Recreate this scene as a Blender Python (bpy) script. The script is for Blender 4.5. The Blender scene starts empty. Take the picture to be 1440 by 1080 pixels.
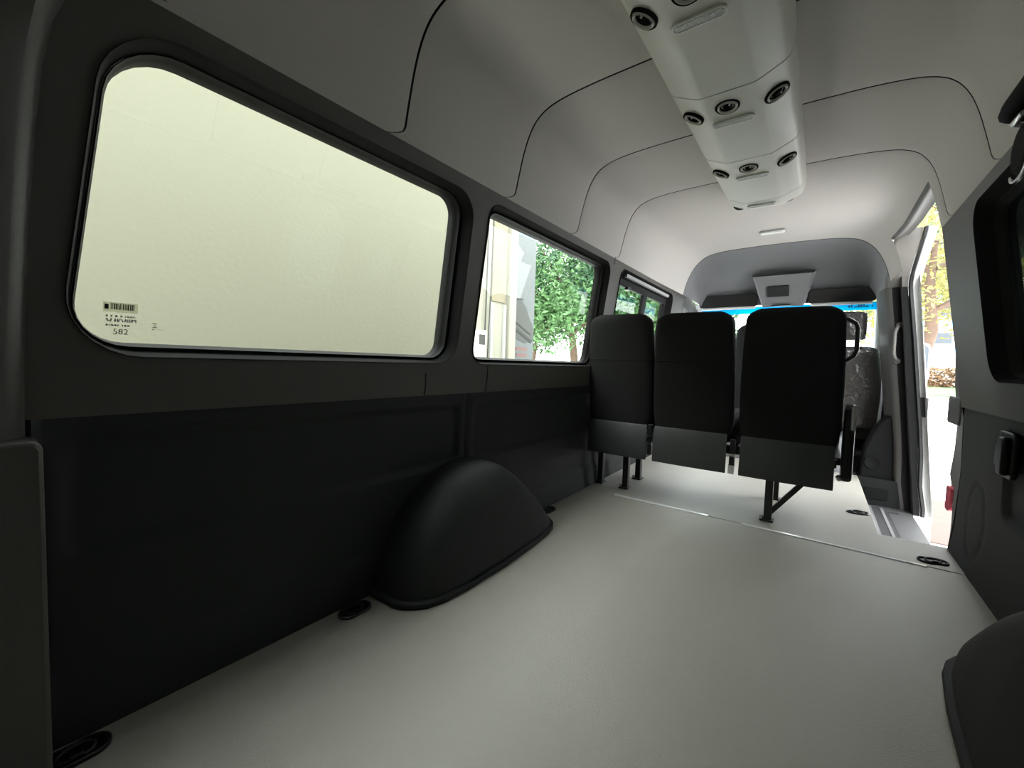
import bpy, bmesh, math, random
from mathutils import Vector, Matrix
random.seed(7)
S = bpy.context.scene
COL = S.collection
PI = math.pi

# ------------------------------------------------------------------ camera
cam_d = bpy.data.cameras.new('camera'); cam = bpy.data.objects.new('camera', cam_d); COL.objects.link(cam)
cam_d.sensor_width = 36.0; cam_d.lens = 36.0 * 586.316 / 1440.0; cam_d.clip_start = 0.01; cam_d.clip_end = 400
_r = Vector((0.80541, 0.59177, 0.03262)); _f = Vector((-0.5910, 0.8049, -0.0536))
_f.normalize(); _r = (_r - _f * _r.dot(_f)).normalized(); _u = _r.cross(_f)
cam.matrix_world = Matrix(((_r.x, _u.x, -_f.x, .311), (_r.y, _u.y, -_f.y, 0), (_r.z, _u.z, -_f.z, .75), (0, 0, 0, 1)))
S.camera = cam
# ------------------------------------------------------------------ light
W = bpy.data.worlds.new('sky'); S.world = W; W.use_nodes = True
bg = W.node_tree.nodes['Background']; bg.inputs[0].default_value = (0.93, 0.97, 1.0, 1); bg.inputs[1].default_value = 8.6
S.view_settings.view_transform = 'Standard'; S.view_settings.look = 'None'
S.view_settings.exposure = 0.35; S.view_settings.gamma = 1.0; S.view_settings.use_curve_mapping = False
S.cycles.diffuse_bounces = 7; S.cycles.max_bounces = 14; S.cycles.transparent_max_bounces = 20

# ------------------------------------------------------------------ materials
def mat(name, col, rough=.6, metal=0, bump=None, var=0.0, vscale=6.0, spec=.5):
    m = bpy.data.materials.new(name); m.use_nodes = True
    nt = m.node_tree; b = nt.nodes['Principled BSDF']
    b.inputs['Base Color'].default_value = (*col, 1); b.inputs['Roughness'].default_value = rough
    b.inputs['Metallic'].default_value = metal; b.inputs['Specular IOR Level'].default_value = spec
    tc = nt.nodes.new('ShaderNodeTexCoord')
    if var:
        n = nt.nodes.new('ShaderNodeTexNoise'); n.inputs['Scale'].default_value = vscale; n.inputs['Detail'].default_value = 4
        nt.links.new(tc.outputs['Object'], n.inputs['Vector'])
        mx = nt.nodes.new('ShaderNodeMixRGB'); mx.blend_type = 'MIX'
        mx.inputs[1].default_value = (*[c * (1 - var) for c in col], 1); mx.inputs[2].default_value = (*[min(1, c * (1 + var)) for c in col], 1)
        nt.links.new(n.outputs['Fac'], mx.inputs[0]); nt.links.new(mx.outputs[0], b.inputs['Base Color'])
    if bump:
        sc, st, kind = bump
        if kind == 'voronoi':
            t = nt.nodes.new('ShaderNodeTexVoronoi'); out = 'Distance'
        else:
            t = nt.nodes.new('ShaderNodeTexNoise'); out = 'Fac'; t.inputs['Detail'].default_value = 3
        t.inputs['Scale'].default_value = sc
        nt.links.new(tc.outputs['Object'], t.inputs['Vector'])
        bp = nt.nodes.new('ShaderNodeBump'); bp.inputs['Strength'].default_value = st; bp.inputs['Distance'].default_value = .01
        nt.links.new(t.outputs[out], bp.inputs['Height']); nt.links.new(bp.outputs[0], b.inputs['Normal'])
    return m

def glass_mat(name, tint, ior=1.5, rough=0.0):
    m = bpy.data.materials.new(name); m.use_nodes = True; nt = m.node_tree; nt.nodes.clear()
    o = nt.nodes.new('ShaderNodeOutputMaterial'); t = nt.nodes.new('ShaderNodeBsdfTransparent'); g = nt.nodes.new('ShaderNodeBsdfGlossy')
    t.inputs[0].default_value = (*tint, 1); g.inputs['Roughness'].default_value = rough
    lw = nt.nodes.new('ShaderNodeLayerWeight'); lw.inputs[0].default_value = .5          # Schlick reflectance, the same from both sides
    pw = nt.nodes.new('ShaderNodeMath'); pw.operation = 'POWER'; pw.inputs[1].default_value = 5
    f = nt.nodes.new('ShaderNodeMath'); f.operation = 'MULTIPLY_ADD'; f.inputs[1].default_value = .33; f.inputs[2].default_value = .014
    nt.links.new(lw.outputs['Facing'], pw.inputs[0]); nt.links.new(pw.outputs[0], f.inputs[0])
    mx = nt.nodes.new('ShaderNodeMixShader')
    nt.links.new(f.outputs[0], mx.inputs[0]); nt.links.new(t.outputs[0], mx.inputs[1]); nt.links.new(g.outputs[0], mx.inputs[2])
    nt.links.new(mx.outputs[0], o.inputs[0]); return m

M = {}
M['trim'] = mat('charcoal_plastic', (.029, .031, .031), .62, bump=(420, .12, 'noise'), spec=.25)
M['sill'] = mat('grey_window_trim', (.098, .092, .083), .6, bump=(420, .10, 'noise'))
M['pillar'] = mat('warm_grey_pillar_plastic', (.05, .046, .042), .6, bump=(420, .10, 'noise'))
M['head'] = mat('headliner_cloth', (.575, .545, .52), .9, bump=(650, .15, 'noise'), spec=.2)
M['cabhead'] = mat('cab_headliner_cloth', (.21, .21, .22), .8, bump=(650, .12, 'noise'), spec=.3)
M['duct'] = mat('duct_grey_plastic', (.72, .71, .66), .45, bump=(500, .06, 'noise'))
M['rubber'] = mat('black_rubber', (.012, .012, .012), .5)
M['seal'] = mat('window_rubber', (.012, .012, .012), .6, spec=.15)
M['black'] = mat('black_plastic', (.010, .010, .010), .35)
M['matte'] = mat('matte_black', (.006, .006, .006), .8, spec=.1)
M['reveal'] = mat('matte_window_reveal', (.014, .014, .014), .85, spec=.06)
M['floor'] = mat('grey_floor_vinyl', (.405, .384, .338), .42, bump=(330, .16, 'voronoi'), var=.06, vscale=2.2)
M['strip'] = mat('seam_strip_glint', (.92, .92, .93), .15)  # white colour stands for light caught on the raised floor seam
M['step'] = mat('step_tread_grey', (.055, .054, .053), .5, bump=(300, .1, 'noise'))
M['stepdark'] = mat('anti_slip_black', (.02, .02, .02), .8, bump=(500, .4, 'noise'))
M['stepmid'] = mat('step_rib_grey', (.16, .16, .16), .5)
M['fabric'] = mat('black_seat_fabric', (.020, .020, .020), .95, bump=(900, .3, 'noise'), spec=.15)
M['vinyl'] = mat('black_seat_vinyl', (.045, .048, .048), .55, bump=(300, .1, 'noise'))
M['metal'] = mat('black_steel', (.03, .03, .03), .35, metal=.3)
M['chrome'] = mat('bright_metal', (.75, .75, .74), .22, metal=1)
M['lens'] = mat('lamp_lens', (.46, .46, .44), .14, bump=(120, .5, 'noise'))
M['rim'] = mat('clear_rim', (.92, .92, .90), .3)
M['white'] = mat('white_van_paint', (.80, .80, .78), .25)
M['display'] = mat('dark_display', (.02, .02, .022), .2, bump=(300, .2, 'noise'))
M['lightgrey'] = mat('light_grey_plastic', (.42, .42, .42), .45)
M['film'] = mat('wrinkled_plastic_cover', (.07, .066, .062), .16, bump=(20, 1.0, 'noise'), spec=.9)
M['glass'] = glass_mat('window_glass', (.90, .92, .88))
M['tint'] = glass_mat('dark_privacy_glass', (.30, .36, .33))
M['darkglass'] = glass_mat('privacy_glass', (.28, .31, .30))
M['rear_tint'] = glass_mat('very_dark_glass', (.06, .07, .065))
M['clear'] = glass_mat('windscreen_glass', (.93, .96, .95))
M['blue'] = glass_mat('blue_sunshade_band', (.02, .40, .62))
_nt = M['blue'].node_tree; _tl = _nt.nodes.new('ShaderNodeBsdfTranslucent'); _tl.inputs[0].default_value = (.03, .55, .85, 1)
_ad = _nt.nodes.new('ShaderNodeMixShader'); _ad.inputs[0].default_value = .55; _out = next(n for n in _nt.nodes if n.type == 'OUTPUT_MATERIAL')
_src = _out.inputs[0].links[0].from_socket; _nt.links.new(_src, _ad.inputs[1]); _nt.links.new(_tl.outputs[0], _ad.inputs[2]); _nt.links.new(_ad.outputs[0], _out.inputs[0])
M['labelfilm'] = glass_mat('label_film', (.84, .84, .78))
M['print'] = mat('dark_print', (.03, .03, .03), .6)
M['printgrey'] = mat('grey_print', (.32, .33, .30), .6)
M['cream'] = mat('cream_plaster', (.25, .24, .20), .85, bump=(40, .15, 'noise'), var=.03, vscale=1.5)
M['plaster_dim'] = mat('plaster_shade_toned', (.122, .118, .087), .85, bump=(40, .15, 'noise'), var=.03, vscale=1.5)  # same wall as the cream part, its shade put into a darker colour
M['stain'] = mat('stained_plaster', (.19, .165, .115), .9, bump=(60, .3, 'noise'), var=.30, vscale=9)
M['concrete'] = mat('pale_concrete', (.80, .78, .75), .9, bump=(30, .2, 'noise'), var=.10, vscale=.8)
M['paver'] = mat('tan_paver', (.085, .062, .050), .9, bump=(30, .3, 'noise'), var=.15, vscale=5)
M['grass'] = mat('mown_grass', (.05,.13,.03), .95, bump=(60, .6, 'noise'), var=.35, vscale=3)
M['bark'] = mat('tree_bark', (.10,.065,.045), .9, bump=(25, .6, 'noise'), var=.3, vscale=8)
M['leafg'] = mat('green_leaf', (.055,.13,.04), .6, var=.45, vscale=1.3)
M['leafd'] = mat('deep_green_leaf', (.04,.11,.05), .6, var=.45, vscale=1.3)
M['leafy'] = mat('yellow_green_leaf', (.19,.18,.035), .6, var=.40, vscale=1.3)
M['leafb'] = mat('dry_brown_leaf', (.17,.095,.045), .8, var=.5, vscale=2)
M['yellow'] = mat('yellow_leaf', (.33,.27,.025), .7, var=.3, vscale=2)
M['banner'] = mat('grey_banner_sheet', (.055, .062, .07), .35, var=.25, vscale=3)
M['bannercar'] = mat('banner_car_print', (.008, .009, .010), .35)
M['bannersky'] = mat('banner_sky_print', (.09, .14, .19), .35)
M['bannerred'] = mat('banner_red_print', (.10, .03, .03), .4)
M['red'] = mat('red_reflector', (.85, .13, .17), .2)
M['carblue'] = mat('blue_car_paint', (.10, .30, .60), .25)
M['bluepanel'] = mat('blue_cladding', (.16, .36, .62), .5)
M['darkblue'] = mat('dark_blue_print', (.01, .05, .09), .5)
M['tyre'] = mat('tyre_rubber', (.02, .02, .02), .8)
M['carglass'] = mat('car_window_dark', (.03, .04, .05), .08)

# ------------------------------------------------------------------ helpers
class MB:
    def __init__(s): s.v = []; s.f = []; s.m = []
    def add(s, vs, fs, mi=0):
        o = len(s.v); s.v += [tuple(v) for v in vs]; s.f += [tuple(i + o for i in f) for f in fs]; s.m += [mi] * len(fs)
    def box(s, x0, x1, y0, y1, z0, z1, mi=0):
        s.add([(x, y, z) for x in (x0, x1) for y in (y0, y1) for z in (z0, z1)],
              [(0, 1, 3, 2), (4, 6, 7, 5), (0, 4, 5, 1), (2, 3, 7, 6), (0, 2, 6, 4), (1, 5, 7, 3)], mi)
    def grid(s, rows, mi=0, closed=False, flip=False, skip=None):
        n = len(rows[0]); vs = [p for r in rows for p in r]; fs = []
        for i in range(len(rows) - 1):
            for j in range(n if closed else n - 1):
                if skip and skip(i, j): continue
                k = (j + 1) % n; q = (i * n + j, i * n + k, (i + 1) * n + k, (i + 1) * n + j)
                fs.append(q[::-1] if flip else q)
        s.add(vs, fs, mi)
    def tube(s, pts, r, n=8, mi=0, cap=True):
        pts = [Vector(p) for p in pts]; rows = []; ref = None
        for i, p in enumerate(pts):
            t = (pts[min(i + 1, len(pts) - 1)] - pts[max(i - 1, 0)]).normalized()
            if ref is None: ref = t.orthogonal().normalized()
            else:
                ref = (ref - t * ref.dot(t)); ref = ref.normalized() if ref.length > 1e-6 else t.orthogonal().normalized()
            b = t.cross(ref); rr = r[i] if isinstance(r, (list, tuple)) else r
            rows.append([p + (ref * math.cos(a) + b * math.sin(a)) * rr for a in [2 * PI * k / n for k in range(n)]])
        s.grid(rows, mi, closed=True, flip=True)
        if cap:
            o = len(s.v); s.add(rows[0], [tuple(range(n))], mi); s.add(rows[-1], [tuple(range(n))[::-1]], mi)
    def bar(s, a, b, w, h, mi=0):          # square bar
        a = Vector(a); b = Vector(b); t = (b - a).normalized()
        u = t.cross(Vector((0, 0, 1))) if abs(t.z) < .95 else t.cross(Vector((0, 1, 0)))
        u.normalize(); v = u.cross(t)
        q = [(-1, -1), (1, -1), (1, 1), (-1, 1)]
        s.add([a + u * (w / 2 * i) + v * (h / 2 * j) for i, j in q] + [b + u * (w / 2 * i) + v * (h / 2 * j) for i, j in q],
              [(0, 1, 2, 3), (7, 6, 5, 4), (0, 4, 5, 1), (1, 5, 6, 2), (2, 6, 7, 3), (3, 7, 4, 0)], mi)
    def lathe(s, prof, n=24, mi=0, xf=None):
        xf = xf or Matrix()
        rows = [[xf @ Vector((r * math.cos(a), r * math.sin(a), z)) for a in [2 * PI * k / n for k in range(n)]] for r, z in prof]
        s.grid(rows, mi, closed=True)
    def prism(s, poly, fn, a, b, mi=0):    # poly 2D, fn(u,v,w)->xyz
        n = len(poly); s.add([fn(u, v, a) for u, v in poly] + [fn(u, v, b) for u, v in poly],
              [tuple(range(n)), tuple(range(n, 2 * n))[::-1]] + [(i, i + n, (i + 1) % n + n, (i + 1) % n) for i in range(n)], mi)
    def build(s, name, mats, parent=None, smooth=None, bevel=0, seg=2, loc=None, fix=True):
        me = bpy.data.meshes.new(name); me.from_pydata(s.v, [], s.f)
        for m in (mats if isinstance(mats, (list, tuple)) else [mats]): me.materials.append(m)
        me.polygons.foreach_set('material_index', s.m)
        bm = bmesh.new(); bm.from_mesh(me)
        bmesh.ops.remove_doubles(bm, verts=bm.verts, dist=1e-5)
        if fix: bmesh.ops.recalc_face_normals(bm, faces=bm.faces)
        if smooth is not None:
            for f in bm.faces: f.smooth = True
            for e in bm.edges:
                if len(e.link_faces) == 2 and e.calc_face_angle(0) > math.radians(smooth): e.smooth = False
        bm.to_mesh(me); bm.free()
        o = bpy.data.objects.new(name, me); COL.objects.link(o)
        if parent: o.parent = parent
        if loc: o.location = loc
        if bevel:
            b = o.modifiers.new('bevel', 'BEVEL'); b.width = bevel; b.segments = seg; b.limit_method = 'ANGLE'; b.angle_limit = math.radians(35)
            if smooth is None:
                for p in me.polygons: p.use_smooth = False
        return o

def tag(o, label=None, cat=None, group=None, kind=None):
    if label: o['label'] = label
    if cat: o['category'] = cat
    if group: o['group'] = group
    if kind: o['kind'] = kind
    return o
def empty(name, loc=(0, 0, 0), **k):
    o = bpy.data.objects.new(name, None); COL.objects.link(o); o.location = loc; o.empty_display_size = .05
    return tag(o, **k)
def struct(o, label=None):
    o['kind'] = 'structure'
    if label: o['label'] = label
    return o
def sm(t): t = max(0, min(1, t)); return t * t * (3 - 2 * t)
def lerp(a, b, t): return a + (b - a) * t
def interp(tab, v):
    if v <= tab[0][0]: return tab[0][1]
    for (a, x), (b, y) in zip(tab, tab[1:]):
        if v <= b: return lerp(x, y, (v - a) / (b - a))
    return tab[-1][1]
def rrect(y0, y1, z0, z1, r, n=7):
    """rounded rectangle, r = one radius or (low-y low-z, high-y low-z, high-y high-z, low-y high-z)"""
    if not isinstance(r, (list, tuple)): r = [r] * 4
    out = []
    for (cy, cz, a0), rr in zip(((y0, z0, PI), (y1, z0, 1.5 * PI), (y1, z1, 0), (y0, z1, .5 * PI)), r):
        ccy = cy + rr if cy == y0 else cy - rr; ccz = cz + rr if cz == z0 else cz - rr
        for k in range(n + 1):
            a = a0 + PI / 2 * k / n; out.append((ccy + rr * math.cos(a), ccz + rr * math.sin(a)))
    return out
def fill(polys):
    """triangulated flat region: first polygon outside, the others holes"""
    bm = bmesh.new(); es = []
    for p in polys:
        vs = [bm.verts.new((u, v, 0)) for u, v in p]
        es += [bm.edges.new((vs[i], vs[(i + 1) % len(vs)])) for i in range(len(vs))]
    bmesh.ops.triangle_fill(bm, use_beauty=True, use_dissolve=False, edges=es)
    bm.verts.ensure_lookup_table(); bm.verts.index_update()
    r = [(v.co.x, v.co.y) for v in bm.verts], [tuple(v.index for v in f.verts) for f in bm.faces]
    bm.free(); return r

# inner trim half-width at height z
XTAB = [(-.2, .795), (0, .795), (.15, .808), (.35, .815), (.60, .808), (.622, .800), (.64, .797), (1.385, .695), (1.5, .681)]
def XT(z): return interp(XTAB, z)
def XG(z, d=.857): return d - .134 * (z - .6)

# ------------------------------------------------------------------ floor
FL = .005
mb = MB()
mb.prism([(-.805, -.5), (.805, -.5), (.805, 2.262), (-.805, 2.285)], lambda u, v, w: (u, v, w), -.03, 0)
fl = struct(mb.build('floor', M['floor']), 'grey vinyl sheet floor of the rear load bay')
mb = MB()
mb.prism([(-.805, 2.285), (.805, 2.262), (.805, 2.57), (.58, 2.565), (.58, 3.93), (-.805, 3.93)], lambda u, v, w: (u, v, w), -.03, .003)
struct(mb.build('floor_front', M['floor'], bevel=.003), 'grey vinyl floor sheet under the bench seat')
mb = MB()
for a, b in (((-.60, 2.284), (-.10, 2.278)), ((.05, 2.273), (.695, 2.264))):
    mb.prism([(a[0], a[1] - .012), (b[0], b[1] - .012), (b[0], b[1] + .004), (a[0], a[1] + .004)], lambda u, v, w: (u, v, w), -.001, .005)
struct(mb.build('trim_1', M['strip'], bevel=.002), 'raised seam strip across the floor, whitened for the light it catches')

# ------------------------------------------------------------------ side walls
HZ0, HZ1 = .735, 1.332
LW = [dict(hole=rrect(.120, 1.125, .735, 1.330, (.12, .09, .09, .12)), glass=rrect(.140, 1.085, .763, 1.316, (.075, .05, .06, .10)), d=.860),
      dict(hole=rrect(1.212, 2.315, .735, 1.340, (.07, .07, .07, .06)), glass=rrect(1.253, 2.280, .763, 1.316, (.045, .05, .05, .05)), d=.852),
      dict(hole=rrect(2.475, 3.60, .735, 1.345, (.06, .06, .07, .06)), glass=rrect(2.53, 3.545, .763, 1.30, (.03, .03, .03, .03)), d=.855)]
def rake(p): return [(u + .10 * (v - .763) * max(0, min(1, (.55 - u) / .3)), v) for u, v in p]
LW[0]['hole'] = rake(LW[0]['hole']); LW[0]['glass'] = rake(LW[0]['glass'])
RW = [dict(hole=rrect(1.25, 2.10, .735, 1.330, (.09, .09, .09, .09)), glass=rrect(1.29, 2.05, .763, 1.305, .06), d=.857)]

def offset_poly(p, q, t): return [(lerp(a[0], b[0], t), lerp(a[1], b[1], t)) for a, b in zip(p, q)]

def upper_wall(s, wins, y0, y1, parent, ytop=None):
    outer = [(y0, .62), (y1, .62), (y1, 1.41), (y0, 1.41)]
    vs, fs = fill([outer] + [w['hole'] for w in wins])
    mb = MB(); mb.add([(s * XT(v), u, v) for u, v in vs], fs)
    return mb.build('window_surround_panel', M['sill'], parent, fix=True)
def reveal(s, w, parent):
    """stepped reveal between the trim panel and the glass"""
    h, g, d = w['hole'], w['glass'], w['d']
    mb = MB(); rows = []
    for t, dx in ((-.06, -.004), (0, -.006), (.06, -.003), (.13, .006), (.35, .030), (.55, .040)):
        p = offset_poly(h, g, t); rows.append([(s * (XT(v) + dx), u, v) for u, v in p])
    mb.grid(rows, closed=True)
    o = mb.build('window_reveal', M['reveal'], parent, smooth=50)
    mb = MB(); rows = []
    for t, dx in ((.55, .040), (.60, .032), (.72, .030), (.78, .040), (.92, .046), (1.0, .050), (1.0, .062), (1.0, .075)):
        p = offset_poly(h, g, t); rows.append([(s * (lerp(XT(v), XG(v, d) - .052, min(1, max(0, t))) + dx), u, v) for u, v in p])
    mb.grid(rows, closed=True)
    mb.build('rubber_seal', M['seal'], parent, smooth=50)
def pane(name, s, poly, d, m, label, th=.004, grow=0.006):
    cy = sum(p[0] for p in poly) / len(poly); cz = sum(p[1] for p in poly) / len(poly)
    q = [(u + grow * (1 if u > cy else -1), v + grow * (1 if v > cz else -1)) for u, v in poly]
    mb = MB(); mb.prism(q, lambda u, v, w: (s * (XG(v, d) + w), u, v), 0, th)
    return struct(mb.build(name, m), label)
def lower_wall(s, y0, y1, name, parent, recess, mtl, extra=None, ny=None, z0=-.02, nz=56):
    ny = ny or int((y1 - y0) / .012)
    rows = []
    for i in range(nz + 1):
        z = lerp(z0, .622, i / nz); row = []
        for j in range(ny + 1):
            y = lerp(y0, y1, j / ny); d = 0
            for (a, b, c, e, r, dep) in recess:
                # signed distance to rounded rectangle
                qx = abs(y - (a + b) / 2) - (b - a) / 2 + r; qz = abs(z - (c + e) / 2) - (e - c) / 2 + r
                sd = math.hypot(max(qx, 0), max(qz, 0)) + min(max(qx, qz), 0) - r
                d += dep * sm((.006 - sd) / .014)
            if extra: d += extra(y, z)
            d += .008 * sm((.012 - min(y - y0, y1 - y)) / .012) + .010 * sm((z - .606) / .016)
            row.append((s * (XT(z) + d), y, z))
        rows.append(row)
    mb = MB(); mb.grid(rows); return mb.build(name, mtl, parent, smooth=60)

wl = empty('wall_left'); struct(wl, 'dark charcoal trimmed left side wall of the van under three windows')
upper_wall(-1, LW, -.5, 3.93, wl)
for w in LW: w['dark'] = True; reveal(-1, w, wl)
def crease(y, z):   # soft horizontal steps across the lower panel
    return -.010 * sm((.130 - z) / .016) * sm((y - .05) / .1) + .004 * sm((.30 - z) / .25)
lower_wall(-1, .088, 1.228, 'lower_panel', wl, [(.125, 1.190, .352, .572, .035, .015)], M['trim'], crease)
lower_wall(-1, 1.230, 3.93, 'lower_panel', wl, [(1.275, 3.60, .352, .585, .035, .015)], M['trim'], crease, ny=170)
# vertical split of the sill panel
mb = MB()
for y, za, zb in ((1.327, .622, .728), (.995, .622, .70), (2.36, 1.345, 1.385)):
    mb.tube([(-XT(z) + .0005, y + dy, z) for z, dy in ((za, 0), (lerp(za, zb, .5), 0), (zb, -.006))], .0022, 6)
mb.build('panel_joint', M['rubber'], wl)
# rear corner pillar of the left wall
bd = [(.262, 1.386), (.225, 1.383), (.185, 1.374), (.152, 1.352), (.128, 1.318), (.112, 1.27), (.100, 1.20), (.092, 1.10), (.084, .95), (.078, .80), (.076, .62), (.076, -.02)]
mb = MB(); rows = []
for u, v in bd:
    k = 0.0 if v > 1.35 else 1.0
    dep = lerp(.004, .045, sm((1.39 - v) / .10))
    rows.append([(-XT(v), u + .004, v + .002), (-XT(v) + dep * .55, u - .004, v + .003), (-XT(v) + dep * .9, u - .018, v + .012 * (1 - k)), (-XT(v) + dep, u - .045, v + .02 * (1 - k)),
                 (-XT(v) + dep + .03, -.2, v + .01), (-XT(v) + dep + .05, -.5, v + .01)])
mb.grid(rows); mb.build('rear_corner_pillar', M['sill'], wl, smooth=40)
mb = MB(); mb.prism(rrect(-.45, .094, -.02, .592, .015, 3), lambda u, v, w: (-XT(v) + w, u, v), 0, .085); mb.build('corner_cover', M['sill'], wl, bevel=.006)

def liner(s, y0, y1, par):
    mb = MB(); mb.grid([[(s * (XT(z) + .028), y, z) for y in (y0, y1)] for z in (-.04, .2, .4, .66)]); mb.build('wall_liner', M['rubber'], par)
liner(-1, -.5, 3.93, wl)
wr = empty('wall_right'); liner(1, -.5, 2.53, wr); struct(wr, 'dark trimmed right side wall of the van beside the sliding door opening')
upper_wall(1, RW, -.5, 2.53, wr)
for w in RW: reveal(1, w, wr)
def rextra(y, z):
    # oval embossed cover near the door and slanting crease
    d = 0
    e = math.hypot((y - 2.27) / .10, (z - .21) / .14)
    d += .006 * math.exp(-((e - 1) / .07) ** 2)
    return d + .004 * sm((.30 - z) / .25)
lower_wall(1, -.5, 2.53, 'lower_panel', wr, [(1.25, 2.02, .30, .575, .05, .015)], M['trim'], rextra, ny=200)
# rounded rear edge of the door opening, following the wall profile
mb = MB(); rows = []
zs = [lerp(-.03, 1.40, i / 40) for i in range(41)]
for z in zs:
    x = XT(z); rows.append([(x, 2.525, z), (x + .004, 2.545, z), (x + .018, 2.558, z), (x + .05, 2.562, z), (x + .10, 2.562, z)])
mb.grid(rows); mb.build('door_opening_edge', M['sill'], wr, smooth=60)

pane('window_1', -1, LW[0]['glass'], LW[0]['d'] + .004, M['glass'], 'large rear left window pane facing a pale wall')
pane('window_2', -1, LW[1]['glass'], LW[1]['d'] + .004, M['glass'], 'second left window pane showing a pillar, a banner and trees')
w3 = pane('window_3', -1, LW[2]['glass'], LW[2]['d'] + .004, M['glass'], 'framed sliding left window nearest the cab')
mb = MB()
def slant(u, v, w, d=.835): return (-(XG(v, d) + w), u, v)
for a, b, c, e in ((2.53, 3.545, 1.262, 1.305), (2.53, 3.545, .755, .79), (2.53, 2.56, .755, 1.30), (3.515, 3.55, .755, 1.30), (3.02, 3.10, .755, 1.28)):
    mb.prism([(a, c), (b, c), (b, e), (a, e)], slant, 0, .022)
mb.build('sash', M['seal'], w3, bevel=.003)
mb = MB(); mb.prism([(2.60, 1.315), (3.52, 1.315), (3.52, 1.335), (2.60, 1.335)], lambda u, v, w: (-(XT(v) + w), u, v), .008, .03); mb.build('sash_rail', M['lightgrey'], w3, bevel=.003)
mb = MB(); mb.prism(rrect(2.66, 2.72, 1.245, 1.265, .006, 3), lambda u, v, w: slant(u, v, w), -.02, 0); mb.build('sash_catch', M['black'], w3)
pane('window_4', 1, RW[0]['glass'], RW[0]['d'] + .004, M['darkglass'], 'right rear window at the photo edge, dark with the open door behind it')

# outer skin of the body
def skin(s, wins, y0, y1, parent, notch=None, z0=-.38):
    outer = [(y0, z0), (y1, z0), (y1, 1.45), (y0, 1.45)]
    vs, fs = fill([outer] + [offset_poly(w['hole'], w['glass'], .7) for w in wins])
    mb = MB(); mb.add([(s * (XG(max(v, .6), .885) if v > .6 else .885), u, v) for u, v in vs], fs)
    return mb.build('side_skin', M['white'], parent)
body = empty('trim_2'); struct(body, 'white painted outer body skin of the van')
skin(-1, LW, -.55, 3.93, body); skin(1, RW, -.55, 2.56, body)

# ------------------------------------------------------------------ ceiling
HP = [(.696, 1.378), (.690, 1.40), (.676, 1.46), (.660, 1.525), (.648, 1.565), (.634, 1.602), (.614, 1.638), (.586, 1.668), (.548, 1.688), (.50, 1.700), (.43, 1.708), (.34, 1.713), (.22, 1.7155), (.10, 1.717)]
FP = [(.655, 1.36), (.650, 1.385), (.640, 1.43), (.622, 1.485), (.600, 1.535), (.574, 1.580), (.545, 1.615), (.512, 1.643), (.475, 1.663), (.43, 1.676), (.37, 1.685), (.29, 1.691), (.19, 1.694), (.08, 1.696)]
def full(p): return [(-x, z) for x, z in p] + [(0, p[-1][1] + .0005)] + [(x, z) for x, z in reversed(p)]
HPf, FPf = full(HP), full(FP)
def resample(pts, n=4):
    out = []
    P = [Vector((x, z)) for x, z in pts]
    for i in range(len(P) - 1):
        p0 = P[max(0, i - 1)]; p1 = P[i]; p2 = P[i + 1]; p3 = P[min(len(P) - 1, i + 2)]
        for k in range(n):
            t = k / n
            out.append(.5 * ((2 * p1) + (p2 - p0) * t + (2 * p0 - 5 * p1 + 4 * p2 - p3) * t * t + (3 * p1 - p0 - 3 * p2 + p3) * t ** 3))
    out.append(P[-1]); return [(v.x, v.y) for v in out]
HPr, FPr = resample(HPf), resample(FPf)
NP = len(HPr)
def outn(pr):   # outward normals of a profile
    r = []
    for i in range(len(pr)):
        a = Vector(pr[max(0, i - 1)]); b = Vector(pr[min(len(pr) - 1, i + 1)]); t = (b - a).normalized(); r.append((-t.y, t.x))
    return r
HN = outn(HPr)
SEAMS = [.801, 1.3425, 1.8675, 2.4075]
def sagg(z):     # the panel edges bend rearward at their lower ends
    return -.055 * max(0, (1.412 - z) / .034) ** 2.2
stations = []    # (y, depth, seam?)
def arc_station(y): return sm((y - 3.10) / .62)
ys = [-.5, -.2, .0, .2, .35, .5, .65]
rows = []; mats_r = []
def hrow(y, dep, bend):
    k = arc_station(y); row = []
    for i in range(NP):
        x = lerp(HPr[i][0], FPr[i][0], k); z = lerp(HPr[i][1], FPr[i][1], k)
        x += HN[i][0] * dep; z += HN[i][1] * dep
        row.append((x, y + bend * sagg(HPr[i][1]), z))
    return row
prev = -.5; last = -.55
def plain(a, b, step=.11):
    n = max(1, int((b - a) / step)); return [lerp(a, b, i / n) for i in range(n + 1)]
seq = []
for sy in SEAMS:
    for y in plain(last + .05, sy - .075): seq.append((y, 0, 0, 0))
    for dy, dep, mi in ((-.006, 0, 0), (-.0035, .0006, 1), (-.0026, .009, 1), (.0026, .009, 1), (.0035, .0006, 0), (.006, 0, 0)):
        seq.append((sy + dy, dep, 1, mi))
    last = sy + .02
NOTCH0, NOTCH1, NOTCHZ = 2.53, 3.405, 1.575
for y in [last + .05, NOTCH0] + plain(2.62, 3.03) + [3.10 + .031 * i for i in range(21)]: seq.append((y, 0, 0, 0))
rows = [hrow(y, d, b) for y, d, b, m in seq]
jn = max(j for j in range(NP) if HPr[j][1] > NOTCHZ and HPr[j][0] > 0)   # last right column kept in the notch
mb = MB()
for i in range(len(rows) - 1):
    y = (seq[i][0] + seq[i + 1][0]) / 2
    sk = (lambda _i, j: j >= jn) if NOTCH0 < y < NOTCH1 else None
    mb.grid([rows[i], rows[i + 1]], seq[i][3], skip=sk)
ceil = mb.build('ceiling', [M['head'], M['rubber']], smooth=40); struct(ceil, 'grey cloth headliner with dark panel seams')
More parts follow.
